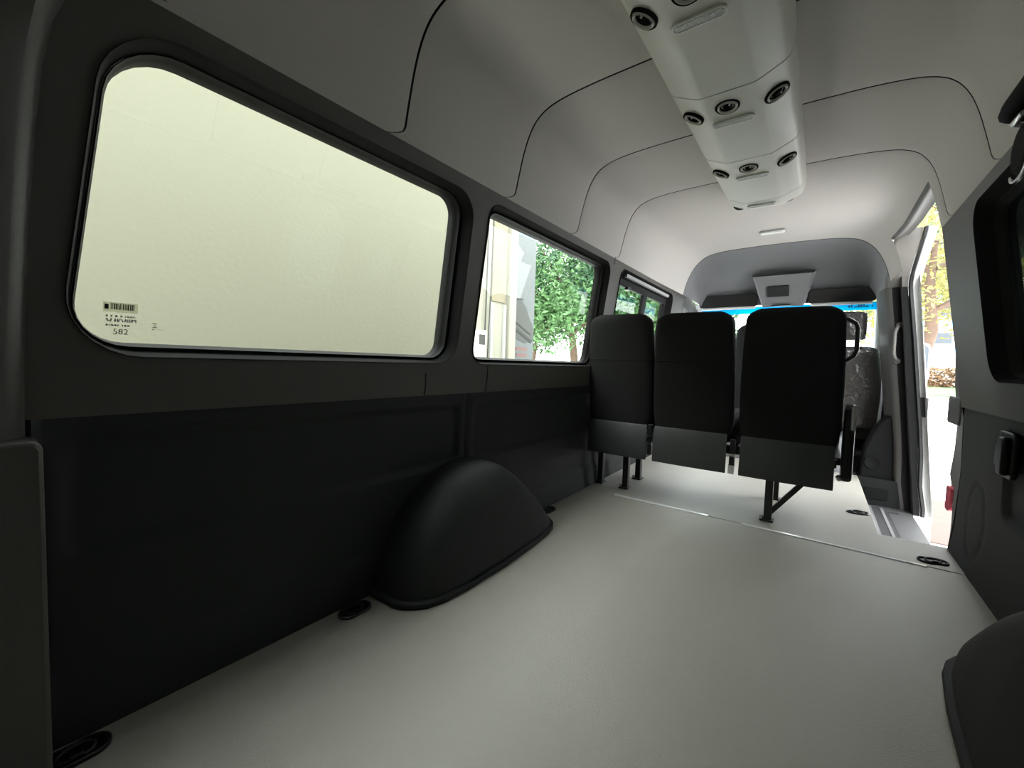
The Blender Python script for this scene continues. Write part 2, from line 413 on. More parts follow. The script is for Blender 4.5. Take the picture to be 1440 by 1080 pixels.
# rolled edge of the headliner above the sliding door opening
mb = MB(); er = []
for i, (y, d, b, m) in enumerate(seq):
    if NOTCH0 <= y <= NOTCH1 + .02:
        p = Vector(rows[i][jn]); er.append([p, p + Vector((.002, 0, -.006)), p + Vector((.008, 0, -.012)), p + Vector((.020, 0, -.013)), p + Vector((.032, 0, -.006)), p + Vector((.05, 0, .0)), p + Vector((.07, 0, -.004)), p + Vector((.085, 0, .05))])
mb.grid(er); mb.build('door_header_edge', M['pillar'], ceil, smooth=60)
# rear jamb above trim height: closes headliner edge at the opening
mb = MB(); rw = []
i0 = next(i for i, q in enumerate(seq) if q[0] >= NOTCH0)
for j in range(jn, NP):
    p = Vector(rows[i0][j]); rw.append([p, p + Vector((.006, .012, 0)), p + Vector((.03, .025, .0)), p + Vector((.12, .03, .0))])
mb.grid(rw); mb.build('door_corner_edge', M['head'], ceil, smooth=60)
# outer roof
mb = MB()
rr = [[(x * 1.0 + HN[i][0] * .05, y, z + HN[i][1] * .05) for i, (x, z) in enumerate(HPr)] for y in (-.58, 2.53)]
mb.grid(rr)
rr = [[(x + HN[i][0] * .05, y, z + HN[i][1] * .05) for i, (x, z) in enumerate(HPr)] for y in (2.53, 4.0)]
mb.grid(rr, skip=lambda i, j: j >= jn - 1)
rr = [[(lerp(FPr[i][0] * 1.07, FPr[i][0], k), lerp(3.98, 4.62, k), lerp(FPr[i][1] + .05, 1.40 + .04 * (FPr[i][1] - 1.36), k * k)) for i in range(NP)] for k in [q / 8 for q in range(9)]]
mb.grid(rr)
mb.build('roof_skin', M['white'], body, smooth=40)

# cab headliner: domed panel between the front seam and the windscreen header
YA, YH, ZH = 3.725, 4.42, 1.335
mb = MB(); rows = []
for k in range(15):
    t = k / 14; row = []
    for i, (x, z) in enumerate(FPr):
        bx = x / .655 * .64 if abs(x) > .6 else x * 1.04
        y = lerp(YA, YH, 1 - (1 - t) ** 1.25) ; zz = lerp(z, ZH, t ** 2.3)
        row.append((lerp(x, bx, t), y, zz))
    rows.append(row)
mb.grid(rows); cabhead = mb.build('ceiling_cab', M['cabhead'], smooth=60); struct(cabhead, 'domed grey cab headliner above the windscreen')
mb = MB()
gp = [(x, YA - .002, z) for x, z in FPr]
mb.tube(gp, .0028, 6); mb.build('seam', M['rubber'], cabhead)

# ------------------------------------------------------------------ rear end behind the camera
mb = MB()
ro = [(-.80, -.03), (.80, -.03), (.815, .35), (.80, .62), (.70, 1.39), (.60, 1.67), (.45, 1.72), (-.45, 1.72), (-.60, 1.67), (-.70, 1.39), (-.80, .62), (-.815, .35)]
rh = rrect(-.60, .60, .80, 1.40, .08)
vs, fs = fill([ro, rh]); mb.add([(u, -.48, v) for u, v in vs], fs); mb.build('wall_back', M['trim'])
struct(bpy.data.objects['wall_back'], 'rear door of the van behind the camera')
mb = MB(); mb.prism(rh, lambda u, v, w: (u, -.485 - w, v), 0, .004); struct(mb.build('window_5', M['rear_tint']), 'rear door window')

# ------------------------------------------------------------------ cab shell: pillars, step well, platform, windscreen
def jin(z): return interp([(-.2, .80), (-.16, .80), (.0, .775), (.2, .768), (.39, .752), (.70, .718), (.974, .690), (1.365, .645), (1.46, .640), (1.535, .634), (1.60, .636), (1.66, .63)], z)
bp = empty('trim_3'); struct(bp, 'dark grey pillar at the front edge of the sliding door opening')
zs = [lerp(-.2, 1.34, i / 30) for i in range(31)]; zu = [lerp(1.34, 1.602, i / 12) for i in range(13)]
def yj(z): return 3.86 - .50 * sm((z - 1.30) / .30) ** 1.4
mb = MB(); rows = []
for z in zs:
    x = jin(z); y = yj(z); rows.append([(x - .03, 4.12, z), (x - .008, y + .03, z), (x, y + .012, z), (x + .012, y, z), (x + .030, y - .001, z)])
mb.grid(rows); mb.build('pillar_trim', M['pillar'], bp, smooth=50)
mb = MB(); rows = []
for z in zs:
    x = jin(z); y = yj(z); rows.append([(x + .030, y - .001, z), (x + .105, y - .004, z), (x + .112, y + .004, z)])
mb.grid(rows); mb.build('pillar_jamb', M['reveal'], bp, smooth=50)
mb = MB(); rows = []
for z in zu:
    x = jin(z); y = yj(z); rows.append([(x + .02, max(y + .05, 3.74), z), (x - .004, y + .03, z), (x, y + .012, z), (x + .012, y, z), (x + .105, y - .004, z), (x + .112, y + .004, z)])
mb.grid(rows); mb.build('pillar_upper_trim', M['sill'], bp, smooth=50)
mb = MB(); rows = []
for z in zs + zu[1:]:
    x = jin(z) + .112; y = yj(z); rows.append([(x, y, z), (x + .006, y - .02, z), (x + .018, y - .02, z), (x + .024, y, z)])
mb.grid(rows); mb.build('door_seal', M['rubber'], bp, smooth=50)
mb = MB(); rows = []
for z in [lerp(-.38, 1.602, i / 38) for i in range(39)]:
    x = jin(z) + .13; y = yj(z); rows.append([(x, y + .004, z), (x + .035, y + .01, z), (x + .045, y + .03, z), (x + .05, 4.95, z)])
mb.grid(rows); mb.build('door_pillar_skin', M['white'], bp, smooth=50)
mb = MB(); mb.prism(rrect(.80, .85, .47, .60, .01, 3), lambda u, v, w: (u + .055, w, v), 3.845, 3.875); mb.build('door_striker', M['stepdark'], bp)

mb = MB()
mb.box(.56, .86, 2.50, 3.88, -.22, -.177, 0)
for x0, x1 in ((.625, .655), (.70, .715)):
    mb.box(x0, x1, 2.60, 3.80, -.178, -.172, 2)
mb.box(.59, .625, 2.60, 3.80, -.178, -.174, 1); mb.box(.655, .70, 2.60, 3.80, -.178, -.174, 1); mb.box(.715, .735, 2.60, 3.74, -.178, -.174, 1)
mb.box(.735, .79, 3.70, 3.74, -.178, -.174, 1)
mb.box(.735, .80, 2.60, 3.69, -.178, -.173, 0)
st = mb.build('trim_4', [M['step'], M['stepdark'], M['stepmid']]); struct(st, 'ribbed entry step of the sliding door')
mb = MB(); mb.box(.572, .58, 2.56, 3.86, -.2, -.001); mb.box(.58, .80, 2.555, 2.565, -.2, -.001); mb.build('riser', M['step'], st)
mb = MB(); mb.box(.58, .81, 3.86, 3.95, -.2, .01); mb.build('step_front_face', M['reveal'], st, bevel=.004)
mb = MB(); mb.prism(rrect(.615, .745, -.135, -.055, .012, 3), lambda u, v, w: (u, 3.862 - w, v), 0, .010); mb.build('step_panel', M['matte'], st, bevel=.004)

cab = empty('trim_5'); struct(cab, 'raised grey cab floor under the front seats')
mb = MB(); mb.box(-.80, .55, 3.94, 5.3, -.2, .27); mb.build('platform', M['cabhead'], cab, bevel=.01)
mb = MB(); mb.box(.55, .80, 3.95, 5.3, -.2, .02); mb.build('platform', M['trim'], cab)
mb = MB(); mb.box(-.86, .86, 5.34, 5.40, -.36, .80); mb.build('front_bulkhead', M['trim'], cab)
mb = MB(); mb.box(-.86, .86, 3.90, 5.40, -.36, -.30); mb.build('underfloor', M['trim'], cab)
mb = MB()
pp = [(.585, .0), (.775, .0), (.768, .40), (.735, .46), (.69, .42), (.645, .33), (.605, .22)]
mb.prism(pp, lambda u, v, w: (u, w, v), 3.90, 4.05); mb.build('seat_belt_cover', M['matte'], cab, bevel=.015, seg=3)
mb = MB(); mb.lathe([(0, 0), (.035, 0), (.04, .004), (.046, .004), (.05, 0)], 24, xf=Matrix.Translation((.655, 3.897, .115)) @ Matrix.Rotation(PI / 2, 4, 'X')); mb.build('round_cap', M['matte'], cab, smooth=40)

# left side of the cab and right front door
def cab_side(s, name, label):
    e = empty(name); struct(e, label)
    outer = [(3.78, -.2), (5.55, -.2), (5.55, .72), (5.15, .80), (4.55, 1.36), (3.78, 1.46)]
    hole = [(4.02, .72), (5.05, .72), (4.98, .80), (4.50, 1.26), (4.02, 1.30)]
    vs, fs = fill([outer, hole])
    mb = MB(); mb.add([(s * (jin(v) + .07), u, v) for u, v in vs], fs); mb.build('door_trim', M['pillar'], e)
    mb = MB(); mb.add([(s * (jin(v) + .16), u, v) for u, v in vs], fs); mb.build('door_skin', M['white'], e)
    mb = MB(); n = len(hole)
    mb.grid([[(s * (jin(v) + .07), u, v) for u, v in hole], [(s * (jin(v) + .16), u, v) for u, v in hole]], closed=True); mb.build('window_edge', M['seal'], e)
    mb = MB(); mb.prism(hole, lambda u, v, w: (s * (jin(v) + .12 + w), u, v), 0, .004); mb.build('door_glass', M['clear'], e)
    mb = MB(); mb.tube([(s * (jin(z) + .03), y, z) for y, z in ((5.12, .78), (4.85, 1.06), (4.58, 1.30), (4.42, 1.345))], [.035, .03, .03, .03], 10); mb.build('windscreen_pillar', M['lightgrey'], e, smooth=60)
    return e
cab_side(-1, 'door_1', 'left front door of the cab, mostly hidden behind the bench seat')
rd = cab_side(1, 'door_2', 'right front door of the cab seen beyond the dark pillar')
mb = MB(); mb.prism([(-.66, 1.335), (.66, 1.335), (.74, .80), (-.74, .80)], lambda u, v, w: (u, 4.43 + (1.335 - v) * 1.32 + w, v), 0, .005)
ws = mb.build('window_6', M['clear']); struct(ws, 'windscreen at the front of the cab')
mb = MB(); mb.prism([(-.655, 1.325), (.655, 1.325), (.66, 1.27), (-.66, 1.27)], lambda u, v, w: (u, 4.42 + (1.335 - v) * 1.32 + w, v), 0, .003)
band = mb.build('sunshade_band', M['blue'], ws); band['label'] = 'blue tinted sun strip along the top of the windscreen'
mb = MB()
for k, (a, wd, h) in enumerate(((.475, .012, .018), (.492, .010, .024), (.512, .018, .008), (.535, .012, .024), (.551, .014, .020), (.570, .010, .024), (.585, .020, .012), (.622, .008, .016))):
    mb.prism([(a, 1.288), (a + wd, 1.288), (a + wd, 1.288 + h), (a, 1.288 + h)], lambda u, v, w: (u, 4.412 + (1.335 - v) * 1.32 + w, v), -.001, .001)
mb.build('strip_print', M['darkblue'], ws)
# dashboard
mb = MB(); rows = []
for x in [lerp(-.78, .78, i / 24) for i in range(25)]:
    rows.append([(x, 4.98, .30), (x, 4.93, .55), (x, 4.95, .76 + .03 * math.cos(x * 4)), (x, 5.0, .80 + .03 * math.cos(x * 4)), (x, 5.15, .815), (x, 5.3, .80), (x, 5.35, .3)])
mb.grid(rows); db = mb.build('dashboard', M['lightgrey'], smooth=50); tag(db, 'pale grey dashboard under the windscreen beyond the seats', 'dashboard')
# ------------------------------------------------------------------ sun visors and map-light console
def visor(x0, x1, label):
    e = empty('sun_visor', ((x0 + x1) / 2, 4.36, 1.345)); tag(e, label, 'sun visor', 'sun visors')
    c = (x1 - x0) / 2
    mb = MB(); mb.prism(rrect(-c, c, -.020, .085, (.02, .02, .03, .03), 4), lambda u, v, w: (u, w + v * -.55, v), -.012, .012); mb.build('visor_panel', M['black'], e, bevel=.006, seg=3)  # grey visor coloured black to carry its backlit shade
    mb = MB(); mb.tube([(-c + .02, .016, -.030), (c - .02, .016, -.030)], .013, 8); mb.build('lower_edge', M['white'], e, smooth=60)  # white colour stands for the light along the visor's lower edge
    s = 1 if x0 > 0 else -1
    mb = MB(); mb.tube([(s * (c - .04), .01, .0), (s * (c + .02), .03, .02), (s * (c + .05), .05, .05)], .008, 8); mb.build('pivot_arm', M['lightgrey'], e, smooth=60)
    return e
visor(-.66, -.17, 'folded sun visor, its backlit shade painted black, at the upper left of the windscreen')
visor(.20, .64, 'folded sun visor, its backlit shade painted black, at the upper right of the windscreen')
mc = empty('map_light_console', (0.02, 4.33, 1.34)); tag(mc, 'grey tapered roof console with small dark display between the visors', 'console')
mb = MB(); rows = []
for t in [i / 8 for i in range(9)]:
    hw = lerp(.215, .150, t); y = lerp(-.22, -.02, t); z = lerp(.20, -.035, t); rows.append([(-hw - .02, y + .16, z + .06), (-hw, y + .015, z), (-hw * .93, y, z - .004), (hw * .93, y, z - .004), (hw, y + .015, z), (hw + .02, y + .16, z + .06)])
mb.grid(rows); mb.add([rows[-1][k] for k in range(6)], [(0, 1, 2, 3, 4, 5)]); mb.build('housing', M['cabhead'], mc, smooth=40)
mb = MB(); mb.prism(rrect(-.090, .070, -.052, .052, .010, 3), lambda u, v, w: (u - .02, -.125 - v * .648 - w * .76, .082 + v * .76 - w * .648), -.004, .010); mb.build('display', M['display'], mc, bevel=.003)
mb = MB(); mb.prism(rrect(-.075, .06, -.036, -.026, .004, 3), lambda u, v, w: (u, -.03 - w, v), .0, .03); mb.build('lamp_bar', M['black'], mc)
# small dome lamp on the front of the headliner
zl = 1.705
mb = MB(); mb.prism(rrect(-.072, .072, -.022, .022, .018, 5), lambda u, v, w: (u - .002, 3.40 + v, 1.702 + w), -.012, .004)
dl = mb.build('dome_lamp', M['rim'], bevel=.004); tag(dl, 'small white dome lamp on the headliner just ahead of the roof duct', 'lamp')
mb = MB(); mb.prism(rrect(-.08, .08, -.03, .03, .02, 5), lambda u, v, w: (u - .002, 3.40 + v, 1.702 + w), -.004, .01); mb.build('rim', M['lightgrey'], dl)

# ------------------------------------------------------------------ roof air duct
duct = empty('overhead_air_duct', (.03, 1.0, 1.71)); tag(duct, 'long grey roof air duct with round vents and lamps along the ceiling', 'air duct')
DX = .03
def dprof(k=1.0):
    return [(-.176, 1.722), (-.174, 1.69), (-.170, 1.662), (-.162, 1.642), (-.150, 1.632), (-.090, 1.604), (-.078, 1.600), (-.06, 1.599), (.06, 1.599), (.078, 1.600), (.090, 1.604), (.150, 1.632), (.162, 1.642), (.170, 1.662), (.174, 1.69), (.176, 1.722)]
cuts = [-.35, .93, 1.44, 1.945, 2.455, 2.60]
for a, b in zip(cuts, cuts[1:]):
    mb = MB(); e = .0016; rows = []
    st_ = [(a + e, .004), (a + e + .001, .0)] + [(lerp(a, b, q), 0) for q in (.25, .5, .75)] + [(b - e - .001, 0), (b - e, .004)]
    if b == 2.60:
        st_ = [(a + e, .004), (a + e + .001, 0), (2.545, 0), (2.575, .004), (2.60, .016), (2.622, .038), (2.634, .068), (2.638, .095), (2.64, .122)]
    for y, up in st_:
        k = 1 - up * .9
        rows.append([(x * k, y - 1.0, min(1.722, z + up) - 1.71) for x, z in dprof()])
    mb.grid(rows); mb.build('duct_panel', M['duct'], duct, smooth=30)
mb = MB(); mb.grid([[(x * .985, y - 1, min(1.722, z + .006) - 1.71) for x, z in dprof()] for y in (-.34, 2.56)]); mb.build('seam_backing', M['rubber'], duct)
def vent(x, y, z, nrm, sc=1.0, turn=0):
    n = Vector(nrm).normalized(); q = n.to_track_quat('Z', 'Y').to_matrix().to_4x4()
    xf = Matrix.Translation((x, y - 1.0, z - 1.71)) @ q @ Matrix.Rotation(turn, 4, 'Z') @ Matrix.Scale(sc, 4)
    mb = MB()
    mb.lathe([(.036, -.006), (.0365, .003), (.034, .006), (.0315, .004), (.0305, .001)], 28, 0, xf)
    mb.lathe([(.0305, .001), (.0295, .006), (.0275, .0085), (.0255, .0075), (.0235, .001), (.023, -.006)], 28, 1, xf)
    o = mb.build('air_vent', [M['matte'], M['duct']], duct, smooth=50)
    mb = MB(); mb.lathe([(0, .004), (.010, .003), (.0150, .0), (.0165, -.004)], 24, 0, xf); mb.lathe([(.0185, -.005), (.0185, .003), (.0200, .004), (.0215, .003), (.0240, -.004)], 24, 0, xf)
    for dx in (-.008, .0):
        p0 = xf @ Vector((dx, -.012, .003)); p1 = xf @ Vector((dx, .012, .003)); mb.bar(p0, p1, .0022, .0045, 0)
    mb.lathe([(0, .006), (.0025, .0058), (.0035, .004), (.0035, .0)], 12, 1, xf @ Matrix.Translation((.010, .006, 0)))
    mb.build('louver', [M['matte'], M['duct']], o, smooth=40)
def lamp(x, y, z, flat=True, tilt=0):
    mb = MB(); mb.prism(rrect(-.064, .064, -.0165, .0165, .016, 6), lambda u, v, w: (x + u - DX, y + v - 1.0, z - 1.71 - w + v * tilt), -.004, .0045)
    o = mb.build('lamp_bezel', M['duct'], duct, bevel=.002)
    mb = MB(); mb.tube([(x - DX + u, y - 1 + v, z - 1.71 - .0045 + v * tilt) for u, v in rrect(-.061, .061, -.0145, .0145, .0135, 6)] + [(x - DX - .061, y - 1 - .001, z - 1.71 - .0045)], .0034, 6)
    mb.build('lamp_rim', M['rim'], o, smooth=60)
    mb = MB(); mb.prism(rrect(-.058, .058, -.012, .012, .0115, 6), lambda u, v, w: (x + u - DX, y + v - 1.0, z - 1.71 - w + v * tilt), 0, .007)
    mb.build('lamp_lens', M['lens'], o, bevel=.002)
for y in (.93, 1.44, 1.945):
    vent(.022 - DX, y + .083, 1.599, (0, -.06, -1), 1.0, .3)
    vent(-.100 - DX + .008, y + .125, 1.6150, (-.44, 0, -.9), 1.0, -.4)
    vent(.152 - DX + .002, y + .125, 1.6185, (.44, 0, -.9), 1.0, .5)
    lamp(.025, y + .177, 1.599)
vent(-.095 - DX, 2.606, 1.640, (-.35, .75, -.6), .75, 0); vent(.135 - DX, 2.608, 1.642, (.35, .75, -.6), .75, 0)
lamp(.022, 2.512, 1.599)
# ------------------------------------------------------------------ wheel-arch covers
AH = [(.790, 0), (.800, .05), (.83, .125), (.90, .235), (1.0, .315), (1.09, .352), (1.19, .364), (1.28, .353), (1.36, .315), (1.45, .245), (1.54, .16), (1.62, .07), (1.66, .03), (1.685, 0)]
AW = [(.785, .10), (.79, .12), (.80, .14), (.83, .175), (.86, .196), (.90, .208), (1.0, .213), (1.2, .213), (1.4, .200), (1.54, .182), (1.62, .160), (1.66, .125), (1.685, .085)]
def arch(s, dy, label):
    e = empty('wheel_arch_cover', (s * .81, 1.2 + dy, 0)); tag(e, label, 'wheel arch', 'wheel arch covers')
    ysm = resample(AH, 4); mb = MB(); rows = []; N = 16
    for y, H in ysm:
        H = max(H, .002); w = interp(AW, y) + .008; row = [(0, y - 1.2, H)]
        for k in range(N + 1):
            a = PI / 2 * k / N; d = w * math.sin(a) ** .5 if k else 0; z = H * math.cos(a) ** .5 if k < N else 0
            d *= lerp(.84, 1.0, 1 - z / .37) if d > 0 else 1
            row.append((-s * (d + .008), y - 1.2, max(z, 0)))
        rows.append(row)
    mb.grid(rows); mb.build('cover_shell', M['trim'], e, smooth=75)
    inner = [(interp(AW, y) + .008 + .020, y + (.012 if y > 1.5 else -.012 if y < .9 else 0)) for y in (.787, .80, .82, .85, .90, 1.0, 1.2, 1.4, 1.54, 1.60, 1.64, 1.67, 1.688)]
    pl = [(0, inner[0][1] - .004)] + inner + [(0, inner[-1][1] + .004)]
    mb = MB(); mb.prism(pl, lambda u, v, w: (-s * u, v - 1.2, w), 0, .020); mb.build('base_flange', M['trim'], e, bevel=.006, seg=3)
    return e
arch(-1, 0, 'black moulded wheel arch cover against the left wall')
arch(1, -.10, 'black moulded wheel arch cover at the bottom right corner')
# ------------------------------------------------------------------ tie-down rings in the floor
def ring(x, y, z, rot, label):
    e = empty('tie_down_ring', (x, y, z)); tag(e, label, 'tie-down ring', 'floor tie-down rings'); e.rotation_euler = (0, 0, rot)
    mb = MB(); out = rrect(-.050, .050, -.030, .030, .0295, 8)
    rows = []
    for k, w in ((1.0, 0), (.98, .006), (.90, .008), (.80, .006), (.76, .001)):
        rows.append([(u * k if abs(u) < .03 else (u - math.copysign((1 - k) * .03, u)), v * k, w) for u, v in out])
    mb.grid(rows, closed=True); mb.add([(p[0], p[1], .001) for p in rows[-1]], [tuple(range(len(out)))]); mb.build('recess_cup', M['black'], e, smooth=40)
    mb = MB(); mb.tube([(.026 * math.cos(a), .014 * math.sin(a), .006 + .004 * math.sin(a)) for a in [2 * PI * k / 20 for k in range(21)]], .0036, 8); mb.build('ring', M['metal'], e, smooth=60)
    mb = MB(); mb.box(-.010, .010, -.018, -.010, .001, .011); mb.build('hinge', M['metal'], e, bevel=.002)
ring(-.752, .700, 0, PI / 2, 'black floor tie-down ring just behind the left wheel arch cover')
ring(-.758, 1.80, 0, PI / 2, 'small black floor tie-down ring ahead of the left wheel arch cover')
ring(-.750, .125, 0, PI / 2, 'black floor tie-down ring in the dark lower left photo corner')
ring(.520, 2.87, .003, .25, 'black floor tie-down ring beside the entry step edge')
ring(.722, 2.330, .003, .35, 'black floor tie-down ring at the right end of the floor seam')
# ------------------------------------------------------------------ three-place bench seat
bench = empty('bench_seat', (-.2, 2.5, 0)); tag(bench, 'black three-place passenger bench seat with high backs', 'seat')
BX, BY = -.2, 2.5
def sup(a, p): return math.copysign(abs(a) ** p, a)
def backrest(x0, x1, z0, z1, yb, yt, th0, th1, w_tab, name='backrest', mtl=None, par=None, ox=BX, oy=BY):
    c = (x0 + x1) / 2; hw = (x1 - x0) / 2; rows = []; n = 40
    ts = [0, .012, .03, .06] + [lerp(.1, .88, i / 14) for i in range(15)] + [.92, .95, .972, .988, .997, 1.0]
    for t in ts:
        z = lerp(z0, z1, t); yc = lerp(yb, yt, t); th = lerp(th0, th1, t) / 2; w = hw * interp(w_tab, t)
        e = 1.0
        if t > .90: u = (t - .90) / .10; e = max(0.0, 1 - u ** 3.2); 
        if t < .05: u = (.05 - t) / .05; e = 1 - .25 * u * u
        ww = w - (1 - e) * .055; tt = th * (.35 + .65 * e)
        rows.append([(c + sup(math.cos(a), .32) * ww - ox, yc + sup(math.sin(a), .55) * tt - oy, z) for a in [2 * PI * k / n for k in range(n)]])
    mb = MB(); mb.grid(rows, closed=True); mb.add(rows[0], [tuple(range(n))]); mb.add(rows[-1], [tuple(range(n))[::-1]])
    return mb.build(name, mtl or M['fabric'], par or bench, smooth=55)
WT = [(0, .94), (.15, 1.0), (.45, 1.0), (.75, .97), (.9, .945), (1, .93)]
SEATS = [(-.800, -.420, .40, 1.035), (-.415, -.020, .40, 1.030), (.005, .405, .40, 1.035)]
for i, (a, b, z0, z1) in enumerate(SEATS):
    br = backrest(a, b, z0, z1, 2.36, 2.275, .13, .10, WT)
    c, hw = (a + b) / 2, (b - a) / 2
    mb = MB(); zc = lerp(z0, z1, .60); yc = lerp(2.36, 2.275, .60)
    th = .057
    mb.tube([(c + sup(math.cos(q), .32) * hw * .985 - BX, yc + sup(math.sin(q), .55) * th - BY, zc) for q in [2 * PI * k / 40 for k in range(41)]], .0022, 5)
    mb.build('piping', M['fabric'], br, smooth=60)
    # lower skirt
    mb = MB(); rows = []
    for z, k, y in ((.425, .90, 2.292), (.41, .91, 2.284), (.33, .915, 2.278), (.25, .92, 2.274), (.232, .915, 2.276), (.236, .90, 2.30), (.40, .88, 2.32)):
        rows.append([(c + hw * k * q - BX, y - BY + .006 * q * q, z) for q in (-1, -.9, -.5, 0, .5, .9, 1)])
    mb.grid(rows); mb.build('skirt', M['vinyl'], bench, smooth=60)
    mb = MB(); rows = []; n = 32
    for z, k in ((.36, .9), (.37, 1), (.44, 1.02), (.49, 1.0), (.515, .93), (.52, .8)):
        rows.append([(c + sup(math.cos(q), .4) * hw * k - BX, 2.62 - BY + sup(math.sin(q), .4) * .235 * k, z) for q in [2 * PI * j / n for j in range(n)]])
    mb.grid(rows, closed=True); mb.add(rows[0], [tuple(range(n))]); mb.add(rows[-1], [tuple(range(n))]); mb.build('seat_cushion', M['fabric'], bench, smooth=60)
mb = MB()
mb.bar((-.78 - BX, 2.42 - BY, .33), (.40 - BX, 2.42 - BY, .33), .04, .04); mb.bar((-.78 - BX, 2.80 - BY, .33), (.40 - BX, 2.80 - BY, .33), .04, .04)
for x in (-.78, -.42, -.02, .40): mb.bar((x - BX, 2.42 - BY, .34), (x - BX, 2.80 - BY, .34), .035, .035)
mb.build('seat_frame', M['metal'], bench, bevel=.003)
def leg(x, y, label=None):
    mb = MB(); mb.box(x - .017 - BX, x + .017 - BX, y - .017 - BY, y + .017 - BY, .008, .33); mb.box(x - .034 - BX, x + .026 - BX, y - .03 - BY, y + .03 - BY, .003, .012)
    o = mb.build('leg', M['metal'], bench, bevel=.002)
    mb = MB(); mb.lathe([(0, .016), (.008, .016), (.009, .0)], 6, xf=Matrix.Translation((x - .026 - BX, y - .018 - BY, .010))); mb.build('bolt', M['chrome'], o)
    return o
leg(.146, 2.41); leg(.146, 2.84); leg(-.598, 2.44); leg(-.612, 2.70)
leg(-.765, 2.45)
mb = MB(); mb.bar((.155 - BX, 2.42 - BY, .045), (.335 - BX, 2.43 - BY, .29), .022, .022); mb.build('brace', M['metal'], bench)
mb = MB(); mb.tube([(x - BX, 2.29 - BY, z) for x, z in ((.375, .985), (.400, .978), (.425, .960), (.432, .94), (.434, .845), (.426, .822), (.400, .800), (.375, .79))], .0085, 8); mb.build('grab_handle', M['black'], bench, smooth=60)
mb = MB(); rows = []
cap = [(-.030, .27), (.02, .265), (.045, .285), (.052, .35), (.052, .47), (.045, .56), (.03, .605), (.005, .615), (-.02, .59), (-.04, .50), (-.045, .36), (-.042, .29)]
mb.prism(cap, lambda u, v, w: (w - BX, 2.36 + u - BY, v), .412, .452); mb.build('recliner_cover', M['black'], bench, bevel=.012, seg=3)
mb = MB(); mb.prism([(-.02, .50), (.02, .50), (.015, .60), (-.01, .61)], lambda u, v, w: (w - BX, 2.32 + u - BY, v), .435, .452); mb.build('recline_lever', M['lightgrey'], bench, bevel=.006)
mb = MB(); mb.lathe([(0, .02), (.012, .018), (.014, 0)], 12, xf=Matrix.Translation((.408 - BX, 2.30 - BY, .29)) @ Matrix.Rotation(PI / 2, 4, 'X')); mb.build('frame_bolt', M['chrome'], bench, smooth=40)
for x, zt in ((-.012, .40), (-.420, .43)):
    mb = MB(); mb.box(x - .012 - BX, x + .012 - BX, 2.29 - BY, 2.315 - BY, .26, zt); o = mb.build('hinge_bracket', M['black'], bench, bevel=.003)
    mb = MB(); mb.box(x - .014 - BX, x + .014 - BX, 2.284 - BY, 2.292 - BY, .232 if x > -.1 else .36, .275 if x > -.1 else .372); mb.build('bracket_plate', M['chrome'], o)
    mb = MB(); mb.box(x - .013 - BX, x + .013 - BX, 2.282 - BY, 2.292 - BY, .318, .332); mb.build('bracket_pin', M['chrome'], o)
# ------------------------------------------------------------------ front seats
def front_seat(cx, w, yb, z0, z1, hr, label, mtl):
    e = empty('front_seat', (cx, yb, 0)); tag(e, label, 'seat', 'front seats')
    backrest(cx - w / 2, cx + w / 2, z0, z1, yb, yb - .10, .16, .12, [(0, .96), (.4, 1), (.75, .97), (.93, .90), (1, .85)], 'backrest', mtl, e, cx, yb)
    if hr:
        h0, h1, hw = hr
        backrest(cx - hw, cx + hw, h0, h1, yb - .11, yb - .13, .09, .08, [(0, .95), (.3, 1), (.8, .98), (1, .92)], 'headrest', mtl, e, cx, yb)
        for q in (-.05, .05):
            mb = MB(); mb.tube([(q, -.10, z1 - .02), (q, -.11, h0 + .03)], .007, 8); mb.build('headrest_post', M['chrome'], e, smooth=60)
    mb = MB(); n = 32; rows = []
    for z, k in ((z0 - .10, .9), (z0 - .08, 1), (z0 + .04, 1.02), (z0 + .10, .95), (z0 + .11, .8)):
        rows.append([(sup(math.cos(q), .4) * w / 2 * k, .24 + sup(math.sin(q), .4) * .25 * k, z - 0) for q in [2 * PI * j / n for j in range(n)]])
    mb.grid(rows, closed=True); mb.add(rows[0], [tuple(range(n))]); mb.add(rows[-1], [tuple(range(n))]); mb.build('seat_cushion', mtl, e, smooth=60)
front_seat(.475, .46, 4.34, .31, .955, (1.005, 1.225, .115), 'front passenger seat still wrapped in wrinkled clear plastic, beside the pillar', M['film'])
front_seat(-.10, .46, 4.36, .34, 1.150, None, 'plain black middle front seat back showing between the bench backs', M['fabric'])

# ------------------------------------------------------------------ small fittings
g = empty('grab_rail', (.73, 3.86, .96)); tag(g, 'dark grey grab rail on the pillar beside the sliding door opening', 'handle')
gx = .735
mb = MB(); mb.tube([(gx - .73, -.002, .125), (gx - .745, -.035, .105), (gx - .755, -.045, .07), (gx - .755, -.045, -.07), (gx - .745, -.035, -.10), (gx - .725, -.002, -.12)], .010, 10); mb.build('rail_bar', M['sill'], g, smooth=60)
for z in (.125, -.12):
    mb = MB(); mb.lathe([(0, .012), (.016, .010), (.020, 0)], 14, xf=Matrix.Translation((gx - .73, .0, z)) @ Matrix.Rotation(PI / 2, 4, 'X')); mb.build('rail_end', M['sill'], g, smooth=50)
